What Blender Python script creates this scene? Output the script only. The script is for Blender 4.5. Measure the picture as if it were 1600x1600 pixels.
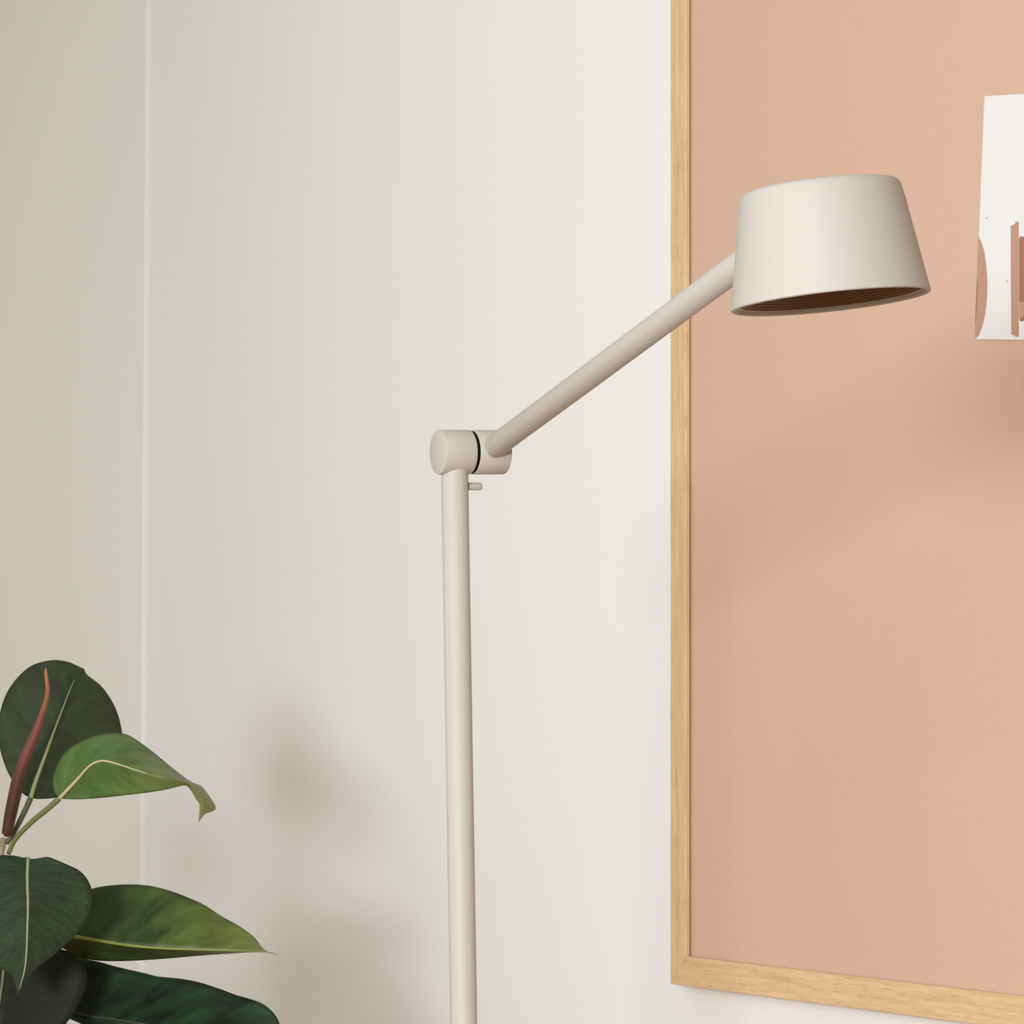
import bpy, bmesh, math
from mathutils import Vector, Matrix

for o in list(bpy.data.objects):
    bpy.data.objects.remove(o)
SC = bpy.context.scene
COL = SC.collection

# ------------------------------------------------------------------ camera
CAM_H = 1.15          # lens height above the floor
F = 5600.0            # focal length in pixels of the 1600 px frame
CX, HOR = 800.0, 1110.0   # principal column and horizon row
cam_d = bpy.data.cameras.new('camera')
cam = bpy.data.objects.new('camera', cam_d)
COL.objects.link(cam)
cam.location = (0, 0, CAM_H)
cam.rotation_euler = (math.pi / 2, 0, 0)
cam_d.sensor_width = 36.0
cam_d.lens = 36.0 * F / 1600.0
cam_d.shift_y = (HOR - 800.0) / 1600.0
cam_d.clip_end = 60
SC.camera = cam

# ------------------------------------------------------------------ world, lights, exposure
w = bpy.data.worlds.new('world')
SC.world = w
w.use_nodes = True
# daylight of the rest of the room: brightest high on the left, dim and warm low on the right
wn, wl_ = w.node_tree.nodes, w.node_tree.links
bg = wn['Background']
bg.inputs['Strength'].default_value = 1.0
tcw = wn.new('ShaderNodeTexCoord')
dot = wn.new('ShaderNodeVectorMath'); dot.operation = 'DOT_PRODUCT'
dot.inputs[1].default_value = Vector((-0.80, -0.15, 0.58)).normalized()
wl_.new(tcw.outputs['Generated'], dot.inputs[0])
rmp = wn.new('ShaderNodeValToRGB')
rmp.color_ramp.interpolation = 'EASE'
rmp.color_ramp.elements[0].position = 0.0; rmp.color_ramp.elements[0].color = (0.17, 0.118, 0.068, 1)
rmp.color_ramp.elements[1].position = 1.0; rmp.color_ramp.elements[1].color = (0.80, 0.795, 0.725, 1)
wl_.new(dot.outputs['Value'], rmp.inputs['Fac'])
wl_.new(rmp.outputs['Color'], bg.inputs['Color'])


def area(name, loc, target, size, power, col, size_y=None):
    d = bpy.data.lights.new(name, 'AREA')
    d.energy = power
    d.color = col
    d.size = size
    if size_y:
        d.shape = 'RECTANGLE'
        d.size_y = size_y
    o = bpy.data.objects.new(name, d)
    COL.objects.link(o)
    o.location = loc
    o.rotation_euler = (Vector(target) - Vector(loc)).to_track_quat('-Z', 'Y').to_euler()
    return o


kd_ = bpy.data.lights.new('studio_lamp_light', 'SPOT')
kd_.energy = 1290
kd_.color = (0.95, 0.985, 1.05)
kd_.spot_size = math.radians(25.2)
kd_.spot_blend = 1.0
kd_.shadow_soft_size = 0.45
key = bpy.data.objects.new('studio_lamp_light', kd_)
COL.objects.link(key)
key.location = (-1.35, -3.0, CAM_H + 0.38)
key.scale = (1.0, 1.7, 1.0)      # beam taller than wide
KEY_TO = Vector((math.tan(math.radians(13.6)) * 6.7 - 1.35, 3.7, CAM_H + 0.2))
key.rotation_euler = (KEY_TO - key.location).to_track_quat('-Z', 'Y').to_euler()
area('side_fill_light', (-1.9, -0.5, 2.2), (0.7, 3.2, 1.2), 1.0, 46, (0.97, 0.975, 0.95), 1.0)  # added soft fill from the left, no window stands there

SC.view_settings.view_transform = 'Standard'
SC.view_settings.look = 'None'
SC.view_settings.gamma = 1.0
SC.view_settings.use_curve_mapping = False
SC.view_settings.exposure = 0.0


# ------------------------------------------------------------------ helpers
def P(px, py, z):
    """a point of the place: column, row of the photograph and its distance from the lens"""
    return Vector(((px - CX) / F * z, z, CAM_H + (HOR - py) / F * z))


def srgb(r, g, b):
    f = lambda c: (c / 255 / 12.92) if c <= 10 else ((c / 255 + 0.055) / 1.055) ** 2.4
    return (f(r), f(g), f(b), 1.0)


def tag(o, label=None, cat=None, group=None, kind=None):
    if label: o['label'] = label
    if cat: o['category'] = cat
    if group: o['group'] = group
    if kind: o['kind'] = kind
    return o


def empty(name, loc, label, cat):
    o = bpy.data.objects.new(name, None)
    COL.objects.link(o)
    o.location = loc
    o.empty_display_size = 0.05
    tag(o, label, cat)
    return o


WORLD_LOC = {}


def obj(name, verts, faces, mat, parent=None, smooth=True, origin=None, uvs=None, bevel=0.0, solid=0.0, auto=None):
    """one mesh object from world-space vertices"""
    if parent is not None:
        org = WORLD_LOC[parent.name] if parent.name in WORLD_LOC else Vector(parent.location)
    else:
        org = Vector(origin) if origin is not None else Vector((0, 0, 0))
    me = bpy.data.meshes.new(name)
    me.from_pydata([tuple(Vector(v) - org) for v in verts], [], faces)
    if uvs is not None:
        lay = me.uv_layers.new(name='UVMap')
        for poly in me.polygons:
            for li, vi in zip(poly.loop_indices, poly.vertices):
                lay.data[li].uv = uvs[vi]
    bm = bmesh.new(); bm.from_mesh(me)
    bmesh.ops.recalc_face_normals(bm, faces=bm.faces)
    bm.to_mesh(me); bm.free()
    for p in me.polygons:
        p.use_smooth = smooth
    if auto is not None:
        me.set_sharp_from_angle(angle=math.radians(auto))
    me.materials.append(mat)
    o = bpy.data.objects.new(name, me)
    COL.objects.link(o)
    if parent is not None:
        o.parent = parent
        WORLD_LOC[o.name] = org
    else:
        o.location = org
        WORLD_LOC[o.name] = org
    if solid:
        m = o.modifiers.new('solid', 'SOLIDIFY'); m.thickness = solid; m.offset = 0
    if bevel:
        m = o.modifiers.new('bevel', 'BEVEL'); m.width = bevel; m.segments = 3
        m.limit_method = 'ANGLE'; m.angle_limit = math.radians(35)
    return o


def basis(axis):
    a = Vector(axis).normalized()
    h = Vector((0, 0, 1)) if abs(a.z) < 0.9 else Vector((1, 0, 0))
    e1 = a.cross(h).normalized()
    return a, e1, a.cross(e1).normalized()


def lathe(profile, origin, axis, n=64, close=False):
    """revolve (radius, height) pairs about an axis"""
    a, e1, e2 = basis(axis)
    o = Vector(origin)
    V, Fc = [], []
    rings = []
    for r, h in profile:
        if r < 1e-6:
            rings.append([len(V)]); V.append(o + a * h)
        else:
            ring = []
            for i in range(n):
                t = 2 * math.pi * i / n
                ring.append(len(V)); V.append(o + a * h + (e1 * math.cos(t) + e2 * math.sin(t)) * r)
            rings.append(ring)
    pairs = list(zip(rings, rings[1:]))
    if close: pairs.append((rings[-1], rings[0]))
    for A, B in pairs:
        if len(A) == 1 and len(B) == 1: continue
        for i in range(n):
            j = (i + 1) % n
            if len(A) == 1: Fc.append((A[0], B[i], B[j]))
            elif len(B) == 1: Fc.append((A[i], A[j], B[0]))
            else: Fc.append((A[i], A[j], B[j], B[i]))
    return V, Fc


def rod(p0, p1, r, n=48, ch=0.0006):
    p0, p1 = Vector(p0), Vector(p1)
    L = (p1 - p0).length
    return lathe([(0, 0), (r - ch, 0), (r - ch * .3, ch * .3), (r, ch), (r, L - ch), (r - ch * .3, L - ch * .3), (r - ch, L), (0, L)], p0, p1 - p0, n)


def catmull(pts, n):
    """resample a polyline of Vectors smoothly to n points by arc length"""
    Q = [Vector(p) for p in pts]
    E = [Q[0] * 2 - Q[1]] + Q + [Q[-1] * 2 - Q[-2]]
    out = []
    for i in range(1, len(E) - 2):
        a, b, c, d = E[i - 1:i + 3]
        for k in range(12):
            t = k / 12
            out.append(0.5 * ((2 * b) + (c - a) * t + (2 * a - 5 * b + 4 * c - d) * t * t + (3 * b - a - 3 * c + d) * t ** 3))
    out.append(Q[-1])
    cum = [0]
    for p, q in zip(out, out[1:]): cum.append(cum[-1] + (q - p).length)
    res, j = [], 0
    for i in range(n):
        s = cum[-1] * i / (n - 1)
        while j < len(cum) - 2 and cum[j + 1] < s: j += 1
        seg = cum[j + 1] - cum[j]
        u = 0 if seg < 1e-12 else (s - cum[j]) / seg
        res.append(out[j].lerp(out[j + 1], min(1, max(0, u))))
    return res


def tube(pts, radii, n=12, flat=1.0):
    """round tube along points, one radius per point, ends closed"""
    V, Fc, rings = [], [], []
    m = len(pts)
    prev = None
    for i in range(m):
        d = (pts[min(i + 1, m - 1)] - pts[max(i - 1, 0)]).normalized()
        if prev is None:
            _, e1, e2 = basis(d)
        else:
            e1 = (prev - d * prev.dot(d)).normalized(); e2 = d.cross(e1).normalized()
        prev = e1
        ring = []
        for k in range(n):
            t = 2 * math.pi * k / n
            ring.append(len(V)); V.append(pts[i] + (e1 * math.cos(t) + e2 * math.sin(t)) * radii[i])
        rings.append(ring)
    for A, B in zip(rings, rings[1:]):
        for k in range(n):
            j = (k + 1) % n
            Fc.append((A[k], A[j], B[j], B[k]))
    Fc.append(tuple(rings[0])); Fc.append(tuple(reversed(rings[-1])))
    return V, Fc


def lerp_list(vals, n):
    out = []
    for i in range(n):
        x = (len(vals) - 1) * i / (n - 1); k = min(int(x), len(vals) - 2)
        out.append(vals[k] + (vals[k + 1] - vals[k]) * (x - k))
    return out


# ------------------------------------------------------------------ materials
def mat(name, col, rough=0.5, metal=0.0, spec=0.5):
    m = bpy.data.materials.new(name)
    m.use_nodes = True
    b = m.node_tree.nodes['Principled BSDF']
    b.inputs['Base Color'].default_value = col
    b.inputs['Roughness'].default_value = rough
    b.inputs['Metallic'].default_value = metal
    b.inputs['Specular IOR Level'].default_value = spec
    return m


def nodes(m): return m.node_tree.nodes, m.node_tree.links, m.node_tree.nodes['Principled BSDF']


def add_bump(m, scale, strength, dist, detail=3.0, coord='Object', stretch=(1, 1, 1)):
    N, L, b = nodes(m)
    tc = N.new('ShaderNodeTexCoord'); mp = N.new('ShaderNodeMapping'); mp.inputs['Scale'].default_value = stretch
    no = N.new('ShaderNodeTexNoise'); no.inputs['Scale'].default_value = scale; no.inputs['Detail'].default_value = detail
    bu = N.new('ShaderNodeBump'); bu.inputs['Strength'].default_value = strength; bu.inputs['Distance'].default_value = dist
    L.new(tc.outputs[coord], mp.inputs['Vector']); L.new(mp.outputs['Vector'], no.inputs['Vector'])
    L.new(no.outputs['Fac'], bu.inputs['Height']); L.new(bu.outputs['Normal'], b.inputs['Normal'])
    return no


def noise_color(m, c1, c2, scale, coord='Object', stretch=(1, 1, 1), detail=4.0, lo=0.35, hi=0.65):
    N, L, b = nodes(m)
    tc = N.new('ShaderNodeTexCoord'); mp = N.new('ShaderNodeMapping'); mp.inputs['Scale'].default_value = stretch
    no = N.new('ShaderNodeTexNoise'); no.inputs['Scale'].default_value = scale; no.inputs['Detail'].default_value = detail
    cr = N.new('ShaderNodeValToRGB')
    cr.color_ramp.elements[0].position = lo; cr.color_ramp.elements[0].color = c1
    cr.color_ramp.elements[1].position = hi; cr.color_ramp.elements[1].color = c2
    L.new(tc.outputs[coord], mp.inputs['Vector']); L.new(mp.outputs['Vector'], no.inputs['Vector'])
    L.new(no.outputs['Fac'], cr.inputs['Fac']); L.new(cr.outputs['Color'], b.inputs['Base Color'])
    return cr


M_wall = mat('wall_paint', (0.80, 0.80, 0.785, 1), 0.75, spec=0.25)
noise_color(M_wall, (0.795, 0.795, 0.78, 1), (0.805, 0.805, 0.79, 1), 2.5, lo=0.3, hi=0.7)
add_bump(M_wall, 220, 0.04, 0.0006)
M_wall2 = mat('wall_paint_dimmed', (0.745, 0.74, 0.70, 1), 0.75, spec=0.25)  # wall paint greyed down: weaker light on the left wall put into its colour
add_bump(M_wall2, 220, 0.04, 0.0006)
M_bead = mat('sealant', (0.77, 0.77, 0.735, 1), 0.6)
M_floor = mat('floor_boards', srgb(190, 165, 135), 0.5)
noise_color(M_floor, srgb(176, 132, 92), srgb(198, 152, 110), 3, stretch=(12, 1, 1))

M_lamp = mat('beige_lacquer', (0.468, 0.436, 0.392, 1), 0.55, spec=0.35)
add_bump(M_lamp, 900, 0.03, 0.0002, 2)
M_pin = mat('beige_plastic', (0.42, 0.39, 0.33, 1), 0.5)
M_black = mat('black_washer', (0.010, 0.006, 0.003, 1), 0.9, spec=0.05)
M_baffle = mat('baffle_shade_brown', (0.31, 0.195, 0.11, 1), 0.45, metal=0.35)  # dimness of the unlit head interior put into this brown
M_diff = mat('diffuser', (0.75, 0.72, 0.66, 1), 0.5)

# fabric of the board: fine weave
M_fab = mat('salmon_fabric', (0.605, 0.412, 0.305, 1), 0.9, spec=0.15)
noise_color(M_fab, (0.595, 0.404, 0.298, 1), (0.615, 0.42, 0.312, 1), 420, detail=6)
add_bump(M_fab, 1400, 0.25, 0.0003, 2, stretch=(1, 1, 1))
M_back = mat('dark_board_edge', srgb(96, 58, 34), 0.8)

# oak, grain along the U direction of each rail
M_oak = mat('oak', srgb(222, 186, 138), 0.5, spec=0.3)
N, L, b = nodes(M_oak)
uv = N.new('ShaderNodeUVMap'); uv.uv_map = 'UVMap'
mp = N.new('ShaderNodeMapping'); mp.inputs['Scale'].default_value = (9, 170, 1)
n1 = N.new('ShaderNodeTexNoise'); n1.inputs['Scale'].default_value = 1.0; n1.inputs['Detail'].default_value = 5; n1.inputs['Distortion'].default_value = 0.6
mp2 = N.new('ShaderNodeMapping'); mp2.inputs['Scale'].default_value = (45, 1100, 1)
n2 = N.new('ShaderNodeTexNoise'); n2.inputs['Scale'].default_value = 1.0; n2.inputs['Detail'].default_value = 3
cr1 = N.new('ShaderNodeValToRGB')
for e, (p, c) in zip(cr1.color_ramp.elements, ((0.28, (0.60, 0.405, 0.21, 1)), (0.72, (0.74, 0.53, 0.305, 1)))): e.position = p; e.color = c
cr2 = N.new('ShaderNodeValToRGB')
for e, (p, c) in zip(cr2.color_ramp.elements, ((0.30, (0.74, 0.69, 0.62, 1)), (0.46, (1, 1, 1, 1)))): e.position = p; e.color = c
mx = N.new('ShaderNodeMix'); mx.data_type = 'RGBA'; mx.blend_type = 'MULTIPLY'; mx.inputs['Factor'].default_value = 1.0
L.new(uv.outputs['UV'], mp.inputs['Vector']); L.new(mp.outputs['Vector'], n1.inputs['Vector']); L.new(n1.outputs['Fac'], cr1.inputs['Fac'])
L.new(uv.outputs['UV'], mp2.inputs['Vector']); L.new(mp2.outputs['Vector'], n2.inputs['Vector']); L.new(n2.outputs['Fac'], cr2.inputs['Fac'])
L.new(cr1.outputs['Color'], mx.inputs['A']); L.new(cr2.outputs['Color'], mx.inputs['B'])
L.new(mx.outputs['Result'], b.inputs['Base Color'])
bu = N.new('ShaderNodeBump'); bu.inputs['Strength'].default_value = 0.15; bu.inputs['Distance'].default_value = 0.0004
L.new(n2.outputs['Fac'], bu.inputs['Height']); L.new(bu.outputs['Normal'], b.inputs['Normal'])

M_paper = mat('white_paper', (0.735, 0.735, 0.725, 1), 0.7, spec=0.2)
M_ink1 = mat('tan_ink', srgb(182, 142, 120), 0.7, spec=0.2)
M_ink2 = mat('brown_ink', srgb(158, 112, 92), 0.7, spec=0.2)
M_ink3 = mat('grey_ink', srgb(216, 208, 200), 0.7, spec=0.2)


def leaf_mat(name, dark, light, vein, rough=0.36, tip=None, vein_amt=0.35, trans=0.12):
    """leaf skin: mottled green, side veins running out from the midrib, paler towards an optional tip colour"""
    m = mat(name, dark, rough, spec=0.3)
    N, L, b = nodes(m)
    uv = N.new('ShaderNodeUVMap'); uv.uv_map = 'UVMap'
    sep = N.new('ShaderNodeSeparateXYZ'); L.new(uv.outputs['UV'], sep.inputs['Vector'])

    def mth(op, a, bb=None, c=None):
        n = N.new('ShaderNodeMath'); n.operation = op
        for i, v in enumerate((a, bb, c)):
            if v is None: continue
            if isinstance(v, (int, float)): n.inputs[i].default_value = v
            else: L.new(v, n.inputs[i])
        return n.outputs[0]
    # mottling drawn out along the side veins
    no = N.new('ShaderNodeTexNoise'); no.inputs['Scale'].default_value = 2.2; no.inputs['Detail'].default_value = 5
    cmb = N.new('ShaderNodeCombineXYZ')
    L.new(mth('MULTIPLY', sep.outputs['X'], 0.75), cmb.inputs['X'])
    L.new(mth('MULTIPLY', mth('SUBTRACT', sep.outputs['Y'], mth('MULTIPLY', mth('ABSOLUTE', sep.outputs['X']), 0.19)), 5.5), cmb.inputs['Y'])
    L.new(cmb.outputs['Vector'], no.inputs['Vector'])
    cr = N.new('ShaderNodeValToRGB')
    cr.color_ramp.elements[0].position = 0.35; cr.color_ramp.elements[0].color = dark
    cr.color_ramp.elements[1].position = 0.68; cr.color_ramp.elements[1].color = light
    L.new(no.outputs['Fac'], cr.inputs['Fac'])
    base = cr.outputs['Color']
    if tip:
        t = mth('SUBTRACT', sep.outputs['Y'], 0.45)
        t = mth('MULTIPLY', t, 1.7)
        t = mth('ADD', t, mth('MULTIPLY', mth('SUBTRACT', no.outputs['Fac'], 0.5), 0.8))
        t = mth('MINIMUM', mth('MAXIMUM', t, 0.0), 1.0)
        mt = N.new('ShaderNodeMix'); mt.data_type = 'RGBA'
        L.new(t, mt.inputs['Factor']); L.new(base, mt.inputs['A']); mt.inputs['B'].default_value = tip
        base = mt.outputs['Result']
    au = mth('ABSOLUTE', sep.outputs['X'])
    ph = mth('SUBTRACT', mth('MULTIPLY', sep.outputs['Y'], 22.0), mth('MULTIPLY', au, 4.2))
    wob = N.new('ShaderNodeTexNoise'); wob.inputs['Scale'].default_value = 9
    L.new(uv.outputs['UV'], wob.inputs['Vector'])
    ph = mth('ADD', ph, mth('MULTIPLY', wob.outputs['Fac'], 0.9))
    fr = mth('ABSOLUTE', mth('SUBTRACT', mth('FRACT', ph), 0.5))
    line = mth('MAXIMUM', mth('SUBTRACT', 1.0, mth('MULTIPLY', fr, 14.0)), 0.0)
    brk = N.new('ShaderNodeTexNoise'); brk.inputs['Scale'].default_value = 16
    L.new(uv.outputs['UV'], brk.inputs['Vector'])
    line = mth('MULTIPLY', line, mth('MINIMUM', mth('MAXIMUM', mth('MULTIPLY', mth('SUBTRACT', brk.outputs['Fac'], 0.42), 5.0), 0.0), 1.0))
    mv = N.new('ShaderNodeMix'); mv.data_type = 'RGBA'
    L.new(mth('MULTIPLY', line, vein_amt), mv.inputs['Factor']); L.new(base, mv.inputs['A']); mv.inputs['B'].default_value = vein
    L.new(mv.outputs['Result'], b.inputs['Base Color'])
    bu = N.new('ShaderNodeBump'); bu.inputs['Strength'].default_value = 0.12; bu.inputs['Distance'].default_value = 0.001
    L.new(line, bu.inputs['Height']); L.new(bu.outputs['Normal'], b.inputs['Normal'])
    if trans:
        out = N['Material Output']
        tr = N.new('ShaderNodeBsdfTranslucent'); ms = N.new('ShaderNodeMixShader'); ms.inputs['Fac'].default_value = trans
        L.new(mv.outputs['Result'], tr.inputs['Color'])
        L.new(b.outputs['BSDF'], ms.inputs[1]); L.new(tr.outputs['BSDF'], ms.inputs[2]); L.new(ms.outputs['Shader'], out.inputs['Surface'])
    return m


M_leafA = leaf_mat('leaf_deep_green', srgb(46, 54, 36), srgb(54, 68, 42), srgb(80, 92, 62), 0.55, vein_amt=0.15)
M_leafB = leaf_mat('leaf_young_green', srgb(78, 108, 54), srgb(98, 124, 68), srgb(132, 148, 98), 0.42, tip=srgb(146, 152, 92), vein_amt=0.2, trans=0.2)
M_leafC = leaf_mat('leaf_front_green', srgb(40, 50, 34), srgb(46, 68, 46), srgb(98, 116, 86), 0.52, vein_amt=0.5)
M_leafD = leaf_mat('leaf_mid_green', srgb(48, 64, 30), srgb(66, 90, 42), srgb(110, 134, 72), 0.42, tip=srgb(124, 136, 64), vein_amt=0.2, trans=0.15)
M_leafE = leaf_mat('leaf_blackish_green', srgb(30, 31, 24), srgb(34, 40, 29), srgb(52, 60, 44), 0.6, vein_amt=0.2)  # nearly black grey-green leaf skin
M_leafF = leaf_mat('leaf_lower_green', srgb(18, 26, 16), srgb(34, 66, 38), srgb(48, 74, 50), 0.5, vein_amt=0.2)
M_rib = mat('midrib_pale_green', srgb(150, 158, 112), 0.5)
M_ribB = mat('midrib_cream', srgb(196, 184, 148), 0.5)
M_ribD = mat('midrib_yellow_green', srgb(128, 142, 66), 0.5)
M_ribE = mat('midrib_olive', srgb(112, 110, 84), 0.5)
M_ribF = mat('midrib_dark_olive', srgb(62, 66, 46), 0.5)
M_pet = mat('petiole_green', srgb(104, 110, 58), 0.5)
M_petA = mat('petiole_dark_green', srgb(78, 84, 48), 0.5)
M_petW = mat('petiole_pale', srgb(206, 202, 186), 0.5)
M_stem = mat('stem_bark', srgb(140, 124, 98), 0.7)
noise_color(M_stem, srgb(124, 108, 82), srgb(160, 146, 120), 60)
M_pot = mat('planter_clay', srgb(214, 206, 196), 0.6)
M_soil = mat('soil', srgb(58, 44, 34), 0.95)
add_bump(M_soil, 120, 0.8, 0.006)
# bud sheath: dark red base running to an orange tip
M_bud = mat('bud_red', srgb(112, 62, 46), 0.55, spec=0.3)
N, L, b = nodes(M_bud)
uv = N.new('ShaderNodeUVMap'); uv.uv_map = 'UVMap'
sp = N.new('ShaderNodeSeparateXYZ'); cr = N.new('ShaderNodeValToRGB')
cr.color_ramp.elements[0].position = 0.0; cr.color_ramp.elements[0].color = srgb(88, 48, 28)
cr.color_ramp.elements[1].position = 1.0; cr.color_ramp.elements[1].color = srgb(172, 120, 80)
for p, c in ((0.10, srgb(66, 40, 28)), (0.3, srgb(76, 40, 30)), (0.5, srgb(110, 62, 48)), (0.72, srgb(122, 70, 52)), (0.84, srgb(142, 92, 60))):
    e = cr.color_ramp.elements.new(p); e.color = c
L.new(uv.outputs['UV'], sp.inputs['Vector']); L.new(sp.outputs['Y'], cr.inputs['Fac']); L.new(cr.outputs['Color'], b.inputs['Base Color'])

# ------------------------------------------------------------------ the setting
AL = math.atan2(F, 2980.0)                      # how far the long wall turns away from the lens
U = Vector((math.cos(AL), -math.sin(AL), 0))    # along the wall, to the right
NW = Vector((-math.sin(AL), -math.cos(AL), 0))  # out of the wall, into the room
D_FR = 0.0235                                   # frame stands this far out of the wall
front0 = P(1047.3, HOR, 3.8)                    # outer left edge of the frame's front face
W0 = front0 - NW * D_FR                         # same place on the wall surface
W0.z = 0


def WP(s, n, h):
    v = W0 + U * s + NW * n
    return Vector((v.x, v.y, h))


def wall_s(px, n=0.0):
    """distance along the wall at which a column of the photograph meets the plane n in front of it"""
    k = (px - CX) / F
    b0 = W0 + NW * n
    return (k * b0.y - b0.x) / (U.x - k * U.y)


def wall_pt(px, py, n=0.0):
    s = wall_s(px, n)
    q = W0 + U * s + NW * n
    return s, CAM_H + (HOR - py) / F * q.y


def box8(c):
    return c, [(0, 1, 2, 3), (7, 6, 5, 4), (0, 4, 5, 1), (1, 5, 6, 2), (2, 6, 7, 3), (3, 7, 4, 0)]


WALL_H = 2.7
S0 = wall_s(225.5)
y_c = (W0 + U * S0).y
LEAN = 9.5 / 1300 * F / y_c * (y_c / F) * y_c / F / (y_c / F)      # corner leans a few mm per metre
LEAN = (9.5 / 1300) / (U.x - (225.5 - CX) / F * U.y)
h_ref = CAM_H + (HOR - 1300) / F * y_c


def corner_s(h): return S0 + (h - h_ref) * LEAN


V, Fc = box8([WP(corner_s(0) - 0.12, 0, 0), WP(2.4, 0, 0), WP(2.4, 0, WALL_H), WP(corner_s(WALL_H) - 0.12, 0, WALL_H),
              WP(corner_s(0) - 0.12, -0.1, 0), WP(2.4, -0.1, 0), WP(2.4, -0.1, WALL_H), WP(corner_s(WALL_H) - 0.12, -0.1, WALL_H)])
tag(obj('wall_back', V, Fc, M_wall, smooth=False), 'off-white painted wall behind the lamp and framed board', 'wall', kind='structure')
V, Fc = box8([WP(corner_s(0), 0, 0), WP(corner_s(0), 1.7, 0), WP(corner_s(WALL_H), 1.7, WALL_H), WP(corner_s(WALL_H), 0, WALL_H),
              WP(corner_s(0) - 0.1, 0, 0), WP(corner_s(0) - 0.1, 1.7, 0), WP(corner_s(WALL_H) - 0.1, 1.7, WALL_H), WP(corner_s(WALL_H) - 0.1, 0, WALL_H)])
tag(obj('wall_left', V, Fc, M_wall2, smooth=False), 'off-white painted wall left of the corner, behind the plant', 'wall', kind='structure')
# thin sealant bead filling the corner
V, Fc = [], []
BW = 0.0080
for h in (0, WALL_H):
    s = corner_s(h)
    V += [WP(s, 0, h), WP(s + BW, 0, h), WP(s + BW * .52, BW * .16, h), WP(s + BW * .22, BW * .34, h), WP(s, BW * .8, h)]
Fc = [(i, (i + 1) % 5, (i + 1) % 5 + 5, i + 5) for i in range(5)] + [(0, 1, 2, 3, 4), (9, 8, 7, 6, 5)]
tag(obj('trim_1', V, Fc, M_bead, smooth=True, auto=50), 'thin pale bead running up the corner of the two walls', 'trim', kind='structure')
V, Fc = box8([Vector((-3.2, -0.6, 0)), Vector((2.6, -0.6, 0)), Vector((2.6, 6.2, 0)), Vector((-3.2, 6.2, 0)),
              Vector((-3.2, -0.6, -0.1)), Vector((2.6, -0.6, -0.1)), Vector((2.6, 6.2, -0.1)), Vector((-3.2, 6.2, -0.1))])
tag(obj('floor', V, Fc, M_floor, smooth=False), 'pale wooden floor', 'floor', kind='structure')

# ------------------------------------------------------------------ framed pin board
FW = 0.0312                       # rail width
REC = 0.0078                      # fabric sits this far behind the rail fronts
BD_W = 1.9
_, h_bot = wall_pt(1047.3, 1537.5, D_FR)
h_top = h_bot + 1.30
board = empty('pin_board', WP(BD_W / 2, 0, h_bot), 'large salmon fabric pin board in a thin oak frame on the white wall', 'board')


LIP = 0.0057                      # depth of the front lip; behind it the rail is rebated


def rail(quad, back, along):
    """mitred rail: outer a, outer b, inner b, inner a as (s, h); the lip in front, the narrower body behind it"""
    V, uvs, Fc = [], [], []
    for q, n1, n0 in ((quad, D_FR, D_FR - LIP), (back, D_FR - LIP, 0.0)):
        k = len(V)
        for n in (n1, n0):
            for (s, h) in q:
                V.append(WP(s, n, h))
                u, v = (s, h) if along == 's' else (h, s)
                uvs.append((u, v + n * 1.0 + 0.37 * (along == 's')))
        Fc += [tuple(i + k for i in f) for f in box8([0] * 8)[1]]
    return obj('frame_rail', V, Fc, M_oak, board, smooth=False, uvs=uvs, bevel=0.0009)


FB = FW - 0.008
a, bq = (0, h_bot), (BD_W, h_bot)
c, d = (BD_W, h_top), (0, h_top)
ai, bi, ci, di = (FW, h_bot + FW), (BD_W - FW, h_bot + FW), (BD_W - FW, h_top - FW), (FW, h_top - FW)
aj, bj, cj, dj = (FB, h_bot + FB), (BD_W - FB, h_bot + FB), (BD_W - FB, h_top - FB), (FB, h_top - FB)
rail([a, bq, bi, ai], [a, bq, bj, aj], 's')
rail([d, a, ai, di], [d, a, aj, dj], 'h')
rail([c, d, di, ci], [c, d, dj, cj], 's')
rail([bq, c, ci, bi], [bq, c, cj, bj], 'h')
G = -0.0065                       # the fabric runs on under the lip
nf = D_FR - REC
V, Fc = box8([WP(FW + G, nf, h_bot + FW + G), WP(BD_W - FW - G, nf, h_bot + FW + G), WP(BD_W - FW - G, nf, h_top - FW - G), WP(FW + G, nf, h_top - FW - G),
              WP(FW + G, 0.004, h_bot + FW + G), WP(BD_W - FW - G, 0.004, h_bot + FW + G), WP(BD_W - FW - G, 0.004, h_top - FW - G), WP(FW + G, 0.004, h_top - FW - G)])
tag(obj('fabric_panel', V, Fc, M_fab, board, smooth=False, bevel=0.0006), 'salmon fabric panel')
e = FB + 0.0005
V, Fc = box8([WP(e, 0.004, h_bot + e), WP(BD_W - e, 0.004, h_bot + e), WP(BD_W - e, 0.004, h_top - e), WP(e, 0.004, h_top - e),
              WP(e, 0.0005, h_bot + e), WP(BD_W - e, 0.0005, h_bot + e), WP(BD_W - e, 0.0005, h_top - e), WP(e, 0.0005, h_top - e)])
obj('backing', V, Fc, M_back, board, smooth=False)

# ------------------------------------------------------------------ print pinned on the board
np_ = nf + 0.0012


def wl(px, py): return wall_pt(px, py, np_)


TL, BL = wl(1538.2, 150.3), wl(1523.2, 530.0)
tr_d, br_d = wl(1600, 146.8), wl(1600, 531.2)
ex = 3.6                                     # sheet runs on beyond the picture edge
TR = (TL[0] + (tr_d[0] - TL[0]) * ex, TL[1] + (tr_d[1] - TL[1]) * ex)
ex2 = (TR[0] - BL[0]) / (br_d[0] - BL[0])
BR = (BL[0] + (br_d[0] - BL[0]) * ex2, BL[1] + (br_d[1] - BL[1]) * ex2)


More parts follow.
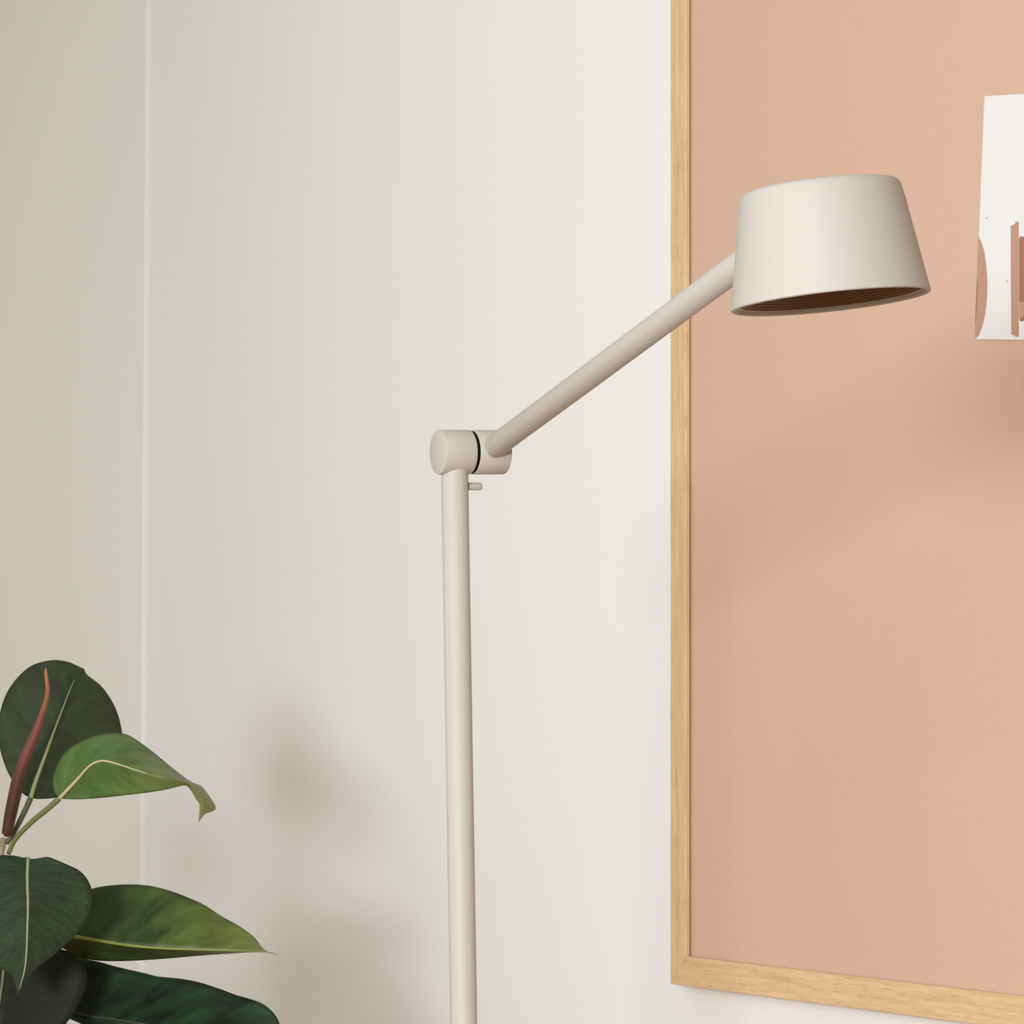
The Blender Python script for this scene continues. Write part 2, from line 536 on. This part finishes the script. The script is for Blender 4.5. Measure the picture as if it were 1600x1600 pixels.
def sheet(poly, n0, th):
    m = len(poly)
    V = [WP(s, n0 + th, h) for s, h in poly] + [WP(s, n0, h) for s, h in poly]
    return V, [tuple(range(m)), tuple(range(2 * m - 1, m - 1, -1))] + [(i, (i + 1) % m, (i + 1) % m + m, i + m) for i in range(m)]


pc = WP((TL[0] + BR[0]) / 2, np_, (TL[1] + BR[1]) / 2)
poster = empty('art_print', pc, 'white paper print with tan and brown shapes, on the salmon board', 'print')
V, Fc = sheet([TL, BL, BR, TR], np_ - 0.0007, 0.0007)
obj('paper', V, Fc, M_paper, poster, smooth=False)


def ink(name, pix, m, lift=0.0, label=None):
    V, Fc = sheet([wl(x, y) for x, y in pix], np_ + lift, 0.00012)
    o = obj(name, V, Fc, m, poster, smooth=False)
    if label: o['label'] = label


ink('printed_segment', [(1528.6, 369), (1533, 377), (1537, 389), (1540, 405), (1541.8, 422), (1543, 440), (1542.8, 458), (1541.3, 478), (1538.5, 496), (1534.5, 512), (1530, 523), (1524.5, 529.3), (1523.3, 528), (1525.2, 480), (1527, 425)], M_ink1, label='tan curved segment')
ink('printed_segment', [(1527.4, 428), (1528, 445), (1527.6, 462), (1526.4, 482), (1524.9, 498), (1523.7, 507), (1524.9, 475)], M_ink2, 0.0002, label='dark sliver on the curved segment')
ink('printed_bar', [(1579.3, 353), (1586, 350), (1586.5, 347), (1592, 346), (1592, 526), (1586.5, 526.2), (1586, 524), (1580.3, 523.3), (1579.5, 440)], M_ink1, label='tan upright bar')
ink('printed_block', [(1592.4, 373), (1594.5, 369), (1602, 370), (1640, 371), (1640, 478), (1592.4, 472.5)], M_ink2, label='brown block')
ink('printed_block', [(1592.4, 473), (1640, 478), (1640, 494), (1598, 500), (1592.6, 498)], M_ink1, label='tan block')
ink('printed_block', [(1593, 499), (1597, 496), (1602, 492), (1640, 478), (1640, 494), (1601, 501), (1595, 502.5)], M_ink2, 0.00015, label='brown stroke')
for x, y, r in ((1541.8, 340.5, 1.1), (1534.5, 426, 1.0), (1574, 439.5, 1.0)):
    ink('ink_fleck', [(x + r * math.cos(k * math.pi / 4), y + r * math.sin(k * math.pi / 4)) for k in range(8)], M_ink2, 0.0002)

# ------------------------------------------------------------------ floor lamp
ZL = 2.80
jc = P(735.5, 706.6, ZL)
ax = Vector((0.912, 0.41, 0.030)).normalized()          # axis of the joint
JR, JL = 0.0174, 0.0558
p_top = jc - ax * JL * 0.25
q_low = P(724.6, 1600, ZL - 0.006)
pdir = (q_low - p_top).normalized()
p_floor = p_top + pdir * ((0.012 - p_top.z) / pdir.z)
lamp = empty('floor_lamp', (p_floor.x, p_floor.y, 0), 'matte beige floor lamp with angled arm and round metal head', 'lamp')
V, Fc = lathe([(0, 0), (0.128, 0), (0.13, 0.002), (0.13, 0.010), (0.128, 0.012), (0, 0.012)], (p_floor.x, p_floor.y, 0), (0, 0, 1), 96)
obj('base', V, Fc, M_lamp, lamp, auto=30)
V, Fc = rod(p_floor - pdir * 0.0, p_top, 0.01055, 64, 0.0003)
pole = obj('pole', V, Fc, M_lamp, lamp, auto=30)


def capped(p0, p1, r, ch):
    return rod(p0, p1, r, 96, ch)


j0, j1 = jc - ax * JL / 2, jc + ax * JL / 2
V, Fc = capped(j0, jc - ax * 0.0013, JR, 0.0009)
obj('joint_housing', V, Fc, M_lamp, lamp, auto=25)
V, Fc = capped(jc - ax * 0.0016, jc + ax * 0.0016, JR - 0.0009, 0.0001)
tag(obj('joint_washer', V, Fc, M_black, lamp, auto=25), 'black washer in the joint')
V, Fc = capped(jc + ax * 0.0013, j1, JR, 0.0006)
obj('joint_housing', V, Fc, M_lamp, lamp, auto=25)

# push pin under the joint
k0 = p_top + pdir * ((P(711, 760, ZL).z - p_top.z) / pdir.z)
kd = Vector((0.93, 0.36, 0.0)).normalized()
V, Fc = rod(k0 + kd * 0.0085, k0 + kd * 0.0118, 0.0024, 32, 0.0002)
kn = obj('switch_pin', *lathe([(0, 0.0108), (0.0027, 0.0108), (0.0030, 0.0114), (0.0030, 0.0205), (0.0026, 0.0217), (0.0017, 0.0224), (0, 0.0226)], k0, kd, 32), M_pin, lamp, auto=50)
obj('collar', V, Fc, M_black, kn, auto=30)

# arm
a0 = jc + ax * JL * 0.25
zh = 2.4255
a_vis = P(1145, 421.7, zh)
adir = (a_vis - a0).normalized()

# head
hc = P(1298.3, 472.0, 2.335)                 # middle of the opening
hu = Vector((-0.100, -0.004, 1.0)).normalized()
RB, RT, HH = 0.0653, 0.0526, 0.0752
# arm ends just inside the wall of the head
t = (a_vis - a0).length
while True:
    q = a0 + adir * t
    hgt = (q - hc).dot(hu)
    rad = ((q - hc) - hu * hgt).length
    if rad < RB + (RT - RB) * hgt / HH - 0.0016 or t > 0.6: break
    t += 0.001
V, Fc = rod(a0, a0 + adir * t, 0.0092, 64, 0.0003)
obj('arm', V, Fc, M_lamp, lamp, auto=30)
T = 0.0022
k = (RT - RB) / HH
prof = [(0, HH), (RT - 0.0042, HH), (RT - 0.0024, HH - 0.0004), (RT - 0.0010, HH - 0.0015), (RT + 0.0002, HH - 0.0036)]
prof += [(RB + k * HH * (1 - i / 6) + 0.0, HH * (1 - i / 6)) for i in range(1, 6)]
prof += [(RB + 0.0, 0.0008), (RB - 0.0004, 0.0002), (RB - 0.0010, 0.0), (RB - T + 0.0004, 0.0), (RB - T, 0.0005), (RB - T - 0.0002, 0.0010), (RB - T - 0.0009, 0.0011), (RB - T - 0.0010, 0.0018), (RB - T - 0.0016, 0.0019), (RB - T - 0.0017, 0.0025)]
prof += [(RB - T - 0.0026, 0.0027), (RB - T - 0.0026 + k * 0.06, 0.062), (0, 0.066)]
shade = obj('lamp_shade', *lathe(prof, hc, hu, 160), M_lamp, lamp, auto=40)
# ribbed anti-glare baffle inside
bp = []
r0, n_r, PITCH = RB - T - 0.0029, 22, 0.0016
for i in range(n_r):
    h = 0.0028 + i * PITCH
    r = r0 - i * PITCH * 0.62
    bp += [(r, h), (r - PITCH * 0.62, h + PITCH * 0.12), (r - PITCH * 0.45, h + PITCH * 0.8)]
bp += [(r - 0.003, 0.0028 + n_r * PITCH), (0, 0.0028 + n_r * PITCH)]
tag(obj('baffle', *lathe(bp, hc, hu, 128), M_baffle, shade, auto=30), 'ribbed brown inside of the head, shade put into its colour')

# ------------------------------------------------------------------ rubber plant
ZP = 3.80
ZO = -0.25                                    # whole plant this much nearer the lens
PX = (ZP + ZO) / F                                  # one photograph pixel at the plant, in metres


def Q(px, py, z): return P(px, py, z + ZO)


stem_pts = [Vector((-0.540, 3.61, 0.20)), Vector((-0.537, 3.605, 0.42)), Vector((-0.530, 3.60, 0.64)), Vector((-0.520, 3.585, 0.84)), Q(-2, 1370, ZP + 0.012), Q(2, 1330, ZP), Q(6, 1310, ZP)]
plant = empty('rubber_plant', (-0.540, 3.61, 0), 'rubber plant with glossy dark green leaves at the left, before the wall corner', 'plant')
sp = catmull(stem_pts, 50)
V, Fc = tube(sp, lerp_list([9.0e-3, 8.2e-3, 7.4e-3, 6.4e-3, 5.4e-3, 4.6e-3, 3.2e-3], 50), 16)
obj('stem', V, Fc, M_stem, plant)
pot_c = Vector((-0.540, 3.61, 0))
V, Fc = lathe([(0, 0), (0.098, 0), (0.103, 0.004), (0.128, 0.235), (0.130, 0.240), (0.129, 0.244), (0.122, 0.244), (0.120, 0.240), (0.116, 0.20), (0, 0.20)], pot_c, (0, 0, 1), 72)
obj('pot', V, Fc, M_pot, plant, auto=40)
V, Fc = lathe([(0, 0.214), (0.05, 0.213), (0.1, 0.209), (0.1165, 0.206), (0.1162, 0.201), (0, 0.201)], pot_c, (0, 0, 1), 48)
obj('soil', V, Fc, M_soil, plant, auto=60)


def leaf(left, mid, right, zmid, dzl, dzr, bulge, mblade, mrib, rib=(2.2, 0.6), pet=None, mpet=None, pet_r=(3.6, 3.6), rib_t=(0.0, 0.97), label=None, cup=0.0, ripple=0.0):
    """blade spanned between two outlines and a midrib; each has its own distance from the lens"""
    n, K = 56, 9

    def lift(pts, f):
        m = len(pts)
        cum = [0]
        for p, q in zip(pts, pts[1:]): cum.append(cum[-1] + math.hypot(q[0] - p[0], q[1] - p[1]))
        return [Q(p[0], p[1], f(cu / cum[-1])) for p, cu in zip(pts, cum)]
    fz = lambda t: lerp_list(zmid, 101)[int(round(t * 100))]
    side = lambda dz: (lambda t: fz(t) + dz * math.sin(math.pi * min(1, max(0, t))) ** 0.8)
    base, tip = mid[0], mid[-1]
    Mq = catmull(lift(mid, fz), n)
    Lq = catmull(lift([base] + left + [tip], side(dzl)), n)
    Rq = catmull(lift([base] + right + [tip], side(dzr)), n)
    V, uvs, Fc = [], [], []
    rows = []
    for i in range(n):
        row = []
        tt = i / (n - 1)
        for j in range(-K, K + 1):
            u = abs(j) / K
            E = Lq[i] if j < 0 else Rq[i]
            p = Mq[i].lerp(E, u)
            wdt = (E - Mq[i]).length
            p = p + Vector((0, 1, 0)) * (bulge * wdt * 4 * u * (1 - u)) + Vector((0, 1, 0)) * (ripple * wdt * u * math.sin(tt * 19 + (2 if j < 0 else 0)))
            row.append(len(V)); V.append(p); uvs.append((j / K, tt))
        rows.append(row)
    for A, B in zip(rows, rows[1:]):
        for j in range(2 * K):
            Fc.append((A[j], A[j + 1], B[j + 1], B[j]))
    o = obj('leaf', V, Fc, mblade, plant, uvs=uvs, solid=0.0005)
    if label: o['label'] = label
    i0, i1 = int(rib_t[0] * (n - 1)), int(rib_t[1] * (n - 1))
    ctr = [Mq[i] + Vector((0, -0.0006, 0)) for i in range(i0, i1 + 1)]
    m = len(ctr)
    V, Fc = tube(ctr, [PX * (rib[0] + (rib[1] - rib[0]) * (i / (m - 1))) for i in range(m)], 10)
    obj('midrib', V, Fc, mrib, o)
    if pet:
        q = [Q(x, y, z) for x, y, z in pet] + [Mq[0]]
        q = catmull(q, 26)
        V, Fc = tube(q, [PX * (pet_r[0] + (pet_r[1] - pet_r[0]) * (i / 25)) for i in range(26)], 12)
        obj('petiole', V, Fc, mpet or M_pet, o)
    return o


# broad round leaf at the top, facing the room
leaf([(36, 1240), (19, 1219), (7.5, 1195), (0, 1169), (-3, 1140), (0.5, 1112), (11, 1082), (30, 1056), (52, 1039), (82, 1031.5), (105, 1034), (120, 1040)],
     [(48, 1247), (56, 1221), (71, 1180), (86, 1139), (99, 1105), (112.5, 1071), (121, 1056), (131.5, 1045.5)],
     [(60, 1248.5), (90, 1246), (135, 1234), (169, 1211), (187, 1178), (190.5, 1147), (188, 1131), (184, 1116), (174, 1094), (157, 1071), (136, 1054.5)],
     [3.80, 3.815, 3.84, 3.875], 0.03, 0.025, -0.03, M_leafA, M_rib, (3.4, 0.5), [(10, 1318, 3.80), (22, 1300, 3.80), (37.5, 1270, 3.80)], M_petA, (4.0, 4.6), (0, 0.9),
     label='round dark leaf behind the red bud')
# young leaf with a curled tip
leaf([(85, 1236), (82.5, 1222), (85, 1208), (95, 1184), (112.5, 1167), (142, 1152), (169, 1146), (191, 1146), (210, 1154), (240, 1176), (270, 1200.6), (298, 1221.5), (314, 1228), (326, 1243), (334, 1255), (338, 1262), (333, 1267), (319, 1272.5)],
     [(92.5, 1248), (104, 1236), (120, 1219), (139, 1198), (152, 1190.5), (165, 1189), (187.5, 1195), (210, 1202.5), (240, 1211), (270, 1217.5), (296, 1224), (308, 1238), (316, 1255), (310.5, 1285)],
     [(104, 1248.5), (120, 1249), (150, 1247.5), (180, 1244.5), (210, 1241), (240, 1237), (262, 1233), (280, 1228.5), (291, 1227), (300, 1237), (307, 1250), (312, 1258)],
     [3.77, 3.745, 3.715, 3.70, 3.70, 3.71, 3.725], 0.055, 0.012, 0.05, M_leafB, M_ribB, (3.0, 0.5), [(13, 1334, 3.79), (25, 1310, 3.785), (50, 1284, 3.78), (70, 1267.5, 3.775)], M_pet, (3.6, 4.6), (0, 0.6),
     label='lighter green leaf with a curled tip')
# leaf hanging towards the room
leaf([(24, 1337.5), (11, 1336.5), (0, 1337), (-18, 1344), (-36, 1365), (-45, 1400), (-41, 1440), (-26, 1478), (-5, 1507), (4, 1514), (17, 1525), (24, 1538)],
     [(44, 1342), (43, 1375), (44, 1412.5), (43, 1450), (41.6, 1487.5), (38.5, 1516), (28, 1554)],
     [(56, 1342), (73, 1339), (84, 1342), (105, 1351), (122, 1359), (133, 1369), (141, 1382.5), (144.5, 1396), (144, 1409), (141, 1424), (131, 1444), (120, 1459), (105, 1474), (86, 1491), (64, 1508), (49, 1521), (39, 1536)],
     [3.735, 3.70, 3.675, 3.66, 3.655, 3.66], 0.035, 0.03, 0.04, M_leafC, M_rib, (2.8, 0.7), [(-2, 1352, 3.80), (14, 1346, 3.775), (32, 1344, 3.75)], M_pet, (3.6, 3.2),
     label='dark heart-shaped leaf hanging in front')
# leaf reaching right
leaf([(62, 1430), (80, 1414), (110, 1399), (144, 1388.5), (169, 1384), (202.5, 1382), (232.5, 1384), (262.5, 1391), (292.5, 1402), (319, 1414), (345, 1431), (375, 1448), (397.5, 1465), (413.5, 1484.5)],
     [(50, 1448), (80, 1456), (116, 1463), (161, 1470.6), (210, 1478), (262, 1482), (319, 1484), (375, 1485.6), (412, 1487), (435, 1492)],
     [(66, 1468), (101, 1483), (120, 1495), (150, 1500.6), (187.5, 1501.5), (232.5, 1499.5), (277.5, 1496), (319, 1492.5), (356, 1490), (394, 1487.7), (416, 1488)],
     [3.80, 3.80, 3.79, 3.78, 3.775, 3.785], 0.05, 0.035, 0.02, M_leafD, M_ribD, (3.6, 0.5), [(-6, 1430, 3.815), (20, 1436, 3.81)], M_pet, (3.6, 3.6), (0, 0.97),
     label='pointed green leaf reaching right')
# dark leaf at the bottom edge
leaf([(-14, 1486), (-36, 1502), (-52, 1540), (-54, 1580), (-46, 1625), (-34, 1660)],
     [(10, 1480), (5.6, 1517.5), (3, 1541), (0, 1562), (-5, 1600), (-12, 1650), (-18, 1690)],
     [(34, 1474), (72, 1476), (98, 1484), (111, 1489), (122, 1498), (129, 1507), (135, 1517.5), (136.5, 1527), (134, 1541), (128, 1558), (119, 1576.6), (106, 1596), (86, 1622), (56, 1652), (16, 1680)],
     [3.80, 3.785, 3.77, 3.76, 3.755, 3.76], 0.03, 0.025, 0.04, M_leafE, M_ribE, (2.6, 0.8), [(-12, 1470, 3.82), (0, 1470, 3.81)], M_pet, (3.4, 3.0),
     label='very dark leaf below the heart-shaped one')
# broad leaf at the bottom, reaching right
leaf([(54, 1522), (80, 1488), (100, 1484), (127, 1497), (154, 1502.5), (176.5, 1509), (201, 1515), (226, 1520.5), (246, 1525.7), (280, 1529), (311.5, 1535), (343, 1545), (370, 1555), (390, 1560.6), (408, 1567), (422, 1577), (431, 1587), (437, 1600), (441, 1618)],
     [(50, 1556), (90, 1575), (140.5, 1588), (167.5, 1591), (201, 1596), (260, 1606), (320, 1617), (380, 1628), (420, 1634), (450, 1642)],
     [(70, 1578), (100, 1588), (140, 1606), (190, 1632), (250, 1650), (310, 1657), (370, 1654), (415, 1646)],
     [3.87, 3.87, 3.86, 3.85, 3.835, 3.83], 0.03, -0.01, 0.05, M_leafF, M_ribF, (2.0, 0.6), [(-8, 1530, 3.845), (20, 1540, 3.86)], M_pet, (3.6, 3.4),
     label='broad very dark leaf reaching right at the bottom')
# lower leaves, most of them under the picture's edge
leaf([(20, 1622), (60, 1606), (110, 1600), (140, 1612), (180, 1640), (215, 1690)],
     [(0, 1640), (60, 1650), (110, 1670), (160, 1700), (225, 1745)],
     [(20, 1680), (60, 1720), (110, 1745), (170, 1760)],
     [3.84, 3.84, 3.82, 3.80, 3.79], 0.03, 0.0, 0.05, M_leafF, M_ribE, (2.4, 0.6), [(-14, 1610, 3.86), (-8, 1630, 3.85)], M_pet, (3.6, 3.4))
leaf([(40, 1690), (110, 1668), (200, 1662), (290, 1690), (350, 1740)],
     [(-10, 1720), (70, 1728), (160, 1735), (260, 1760), (370, 1810)],
     [(40, 1770), (120, 1810), (220, 1830), (310, 1826)],
     [3.86, 3.89, 3.92, 3.94, 3.95], 0.04, 0.0, 0.05, M_leafF, M_ribE, (2.4, 0.6), [(-28, 1690, 3.86), (-20, 1708, 3.86)], M_pet, (3.6, 3.4))
leaf([(-70, 1530), (-130, 1510), (-200, 1530), (-270, 1580)],
     [(-40, 1560), (-100, 1565), (-170, 1580), (-240, 1600), (-310, 1640)],
     [(-80, 1600), (-150, 1640), (-220, 1655), (-280, 1655)],
     [3.84, 3.86, 3.87, 3.86, 3.85], 0.04, 0.02, 0.04, M_leafE, M_ribE, (2.6, 0.8), [(-14, 1560, 3.845), (-26, 1560, 3.845)], M_pet, (3.6, 3.4))
leaf([(-50, 1310), (-90, 1250), (-150, 1225), (-215, 1240)],
     [(-30, 1330), (-80, 1300), (-140, 1275), (-200, 1265), (-270, 1280)],
     [(-60, 1350), (-120, 1345), (-190, 1330), (-240, 1310)],
     [3.82, 3.86, 3.90, 3.92, 3.93], 0.03, 0.01, 0.04, M_leafC, M_rib, (2.6, 0.8), [(-2, 1342, 3.81), (-14, 1338, 3.815)], M_pet, (3.6, 3.4))

# red bud sheath
ctr = [(9.5, 1307, 7.4), (12, 1295, 8.6), (17.5, 1268, 9.8), (22.5, 1245, 10.2), (28.5, 1218, 10.2), (36.5, 1192, 9.2), (48, 1164, 8.2), (56.5, 1144, 6.8), (66, 1115, 5.0), (72.3, 1094, 3.7), (74.3, 1078, 3.3), (73, 1062, 2.8), (71.5, 1050, 2.3), (72, 1044, 0.8)]
n = 60
pts = catmull([Q(x, y, 3.785 - 0.02 * i / 13) for i, (x, y, r) in enumerate(ctr)], n)
ys = [p[1] for p in ctr]
rad = []
for p in pts:
    y = HOR - (p.z - CAM_H) / p.y * F
    for (xa, ya, ra), (xb, yb, rb) in zip(ctr, ctr[1:]):
        if ya >= y >= yb or (xb, yb, rb) == ctr[-1]:
            u = min(1, max(0, (ya - y) / (ya - yb))); rad.append((ra + (rb - ra) * u) * PX); break
V, Fc = tube(pts, rad, 20)
uvs = [((i % 20) / 20, (i // 20) / (n - 1)) for i in range(len(V))]
tag(obj('bud_sheath', V, Fc, M_bud, plant, uvs=uvs), 'slender red bud sheath')
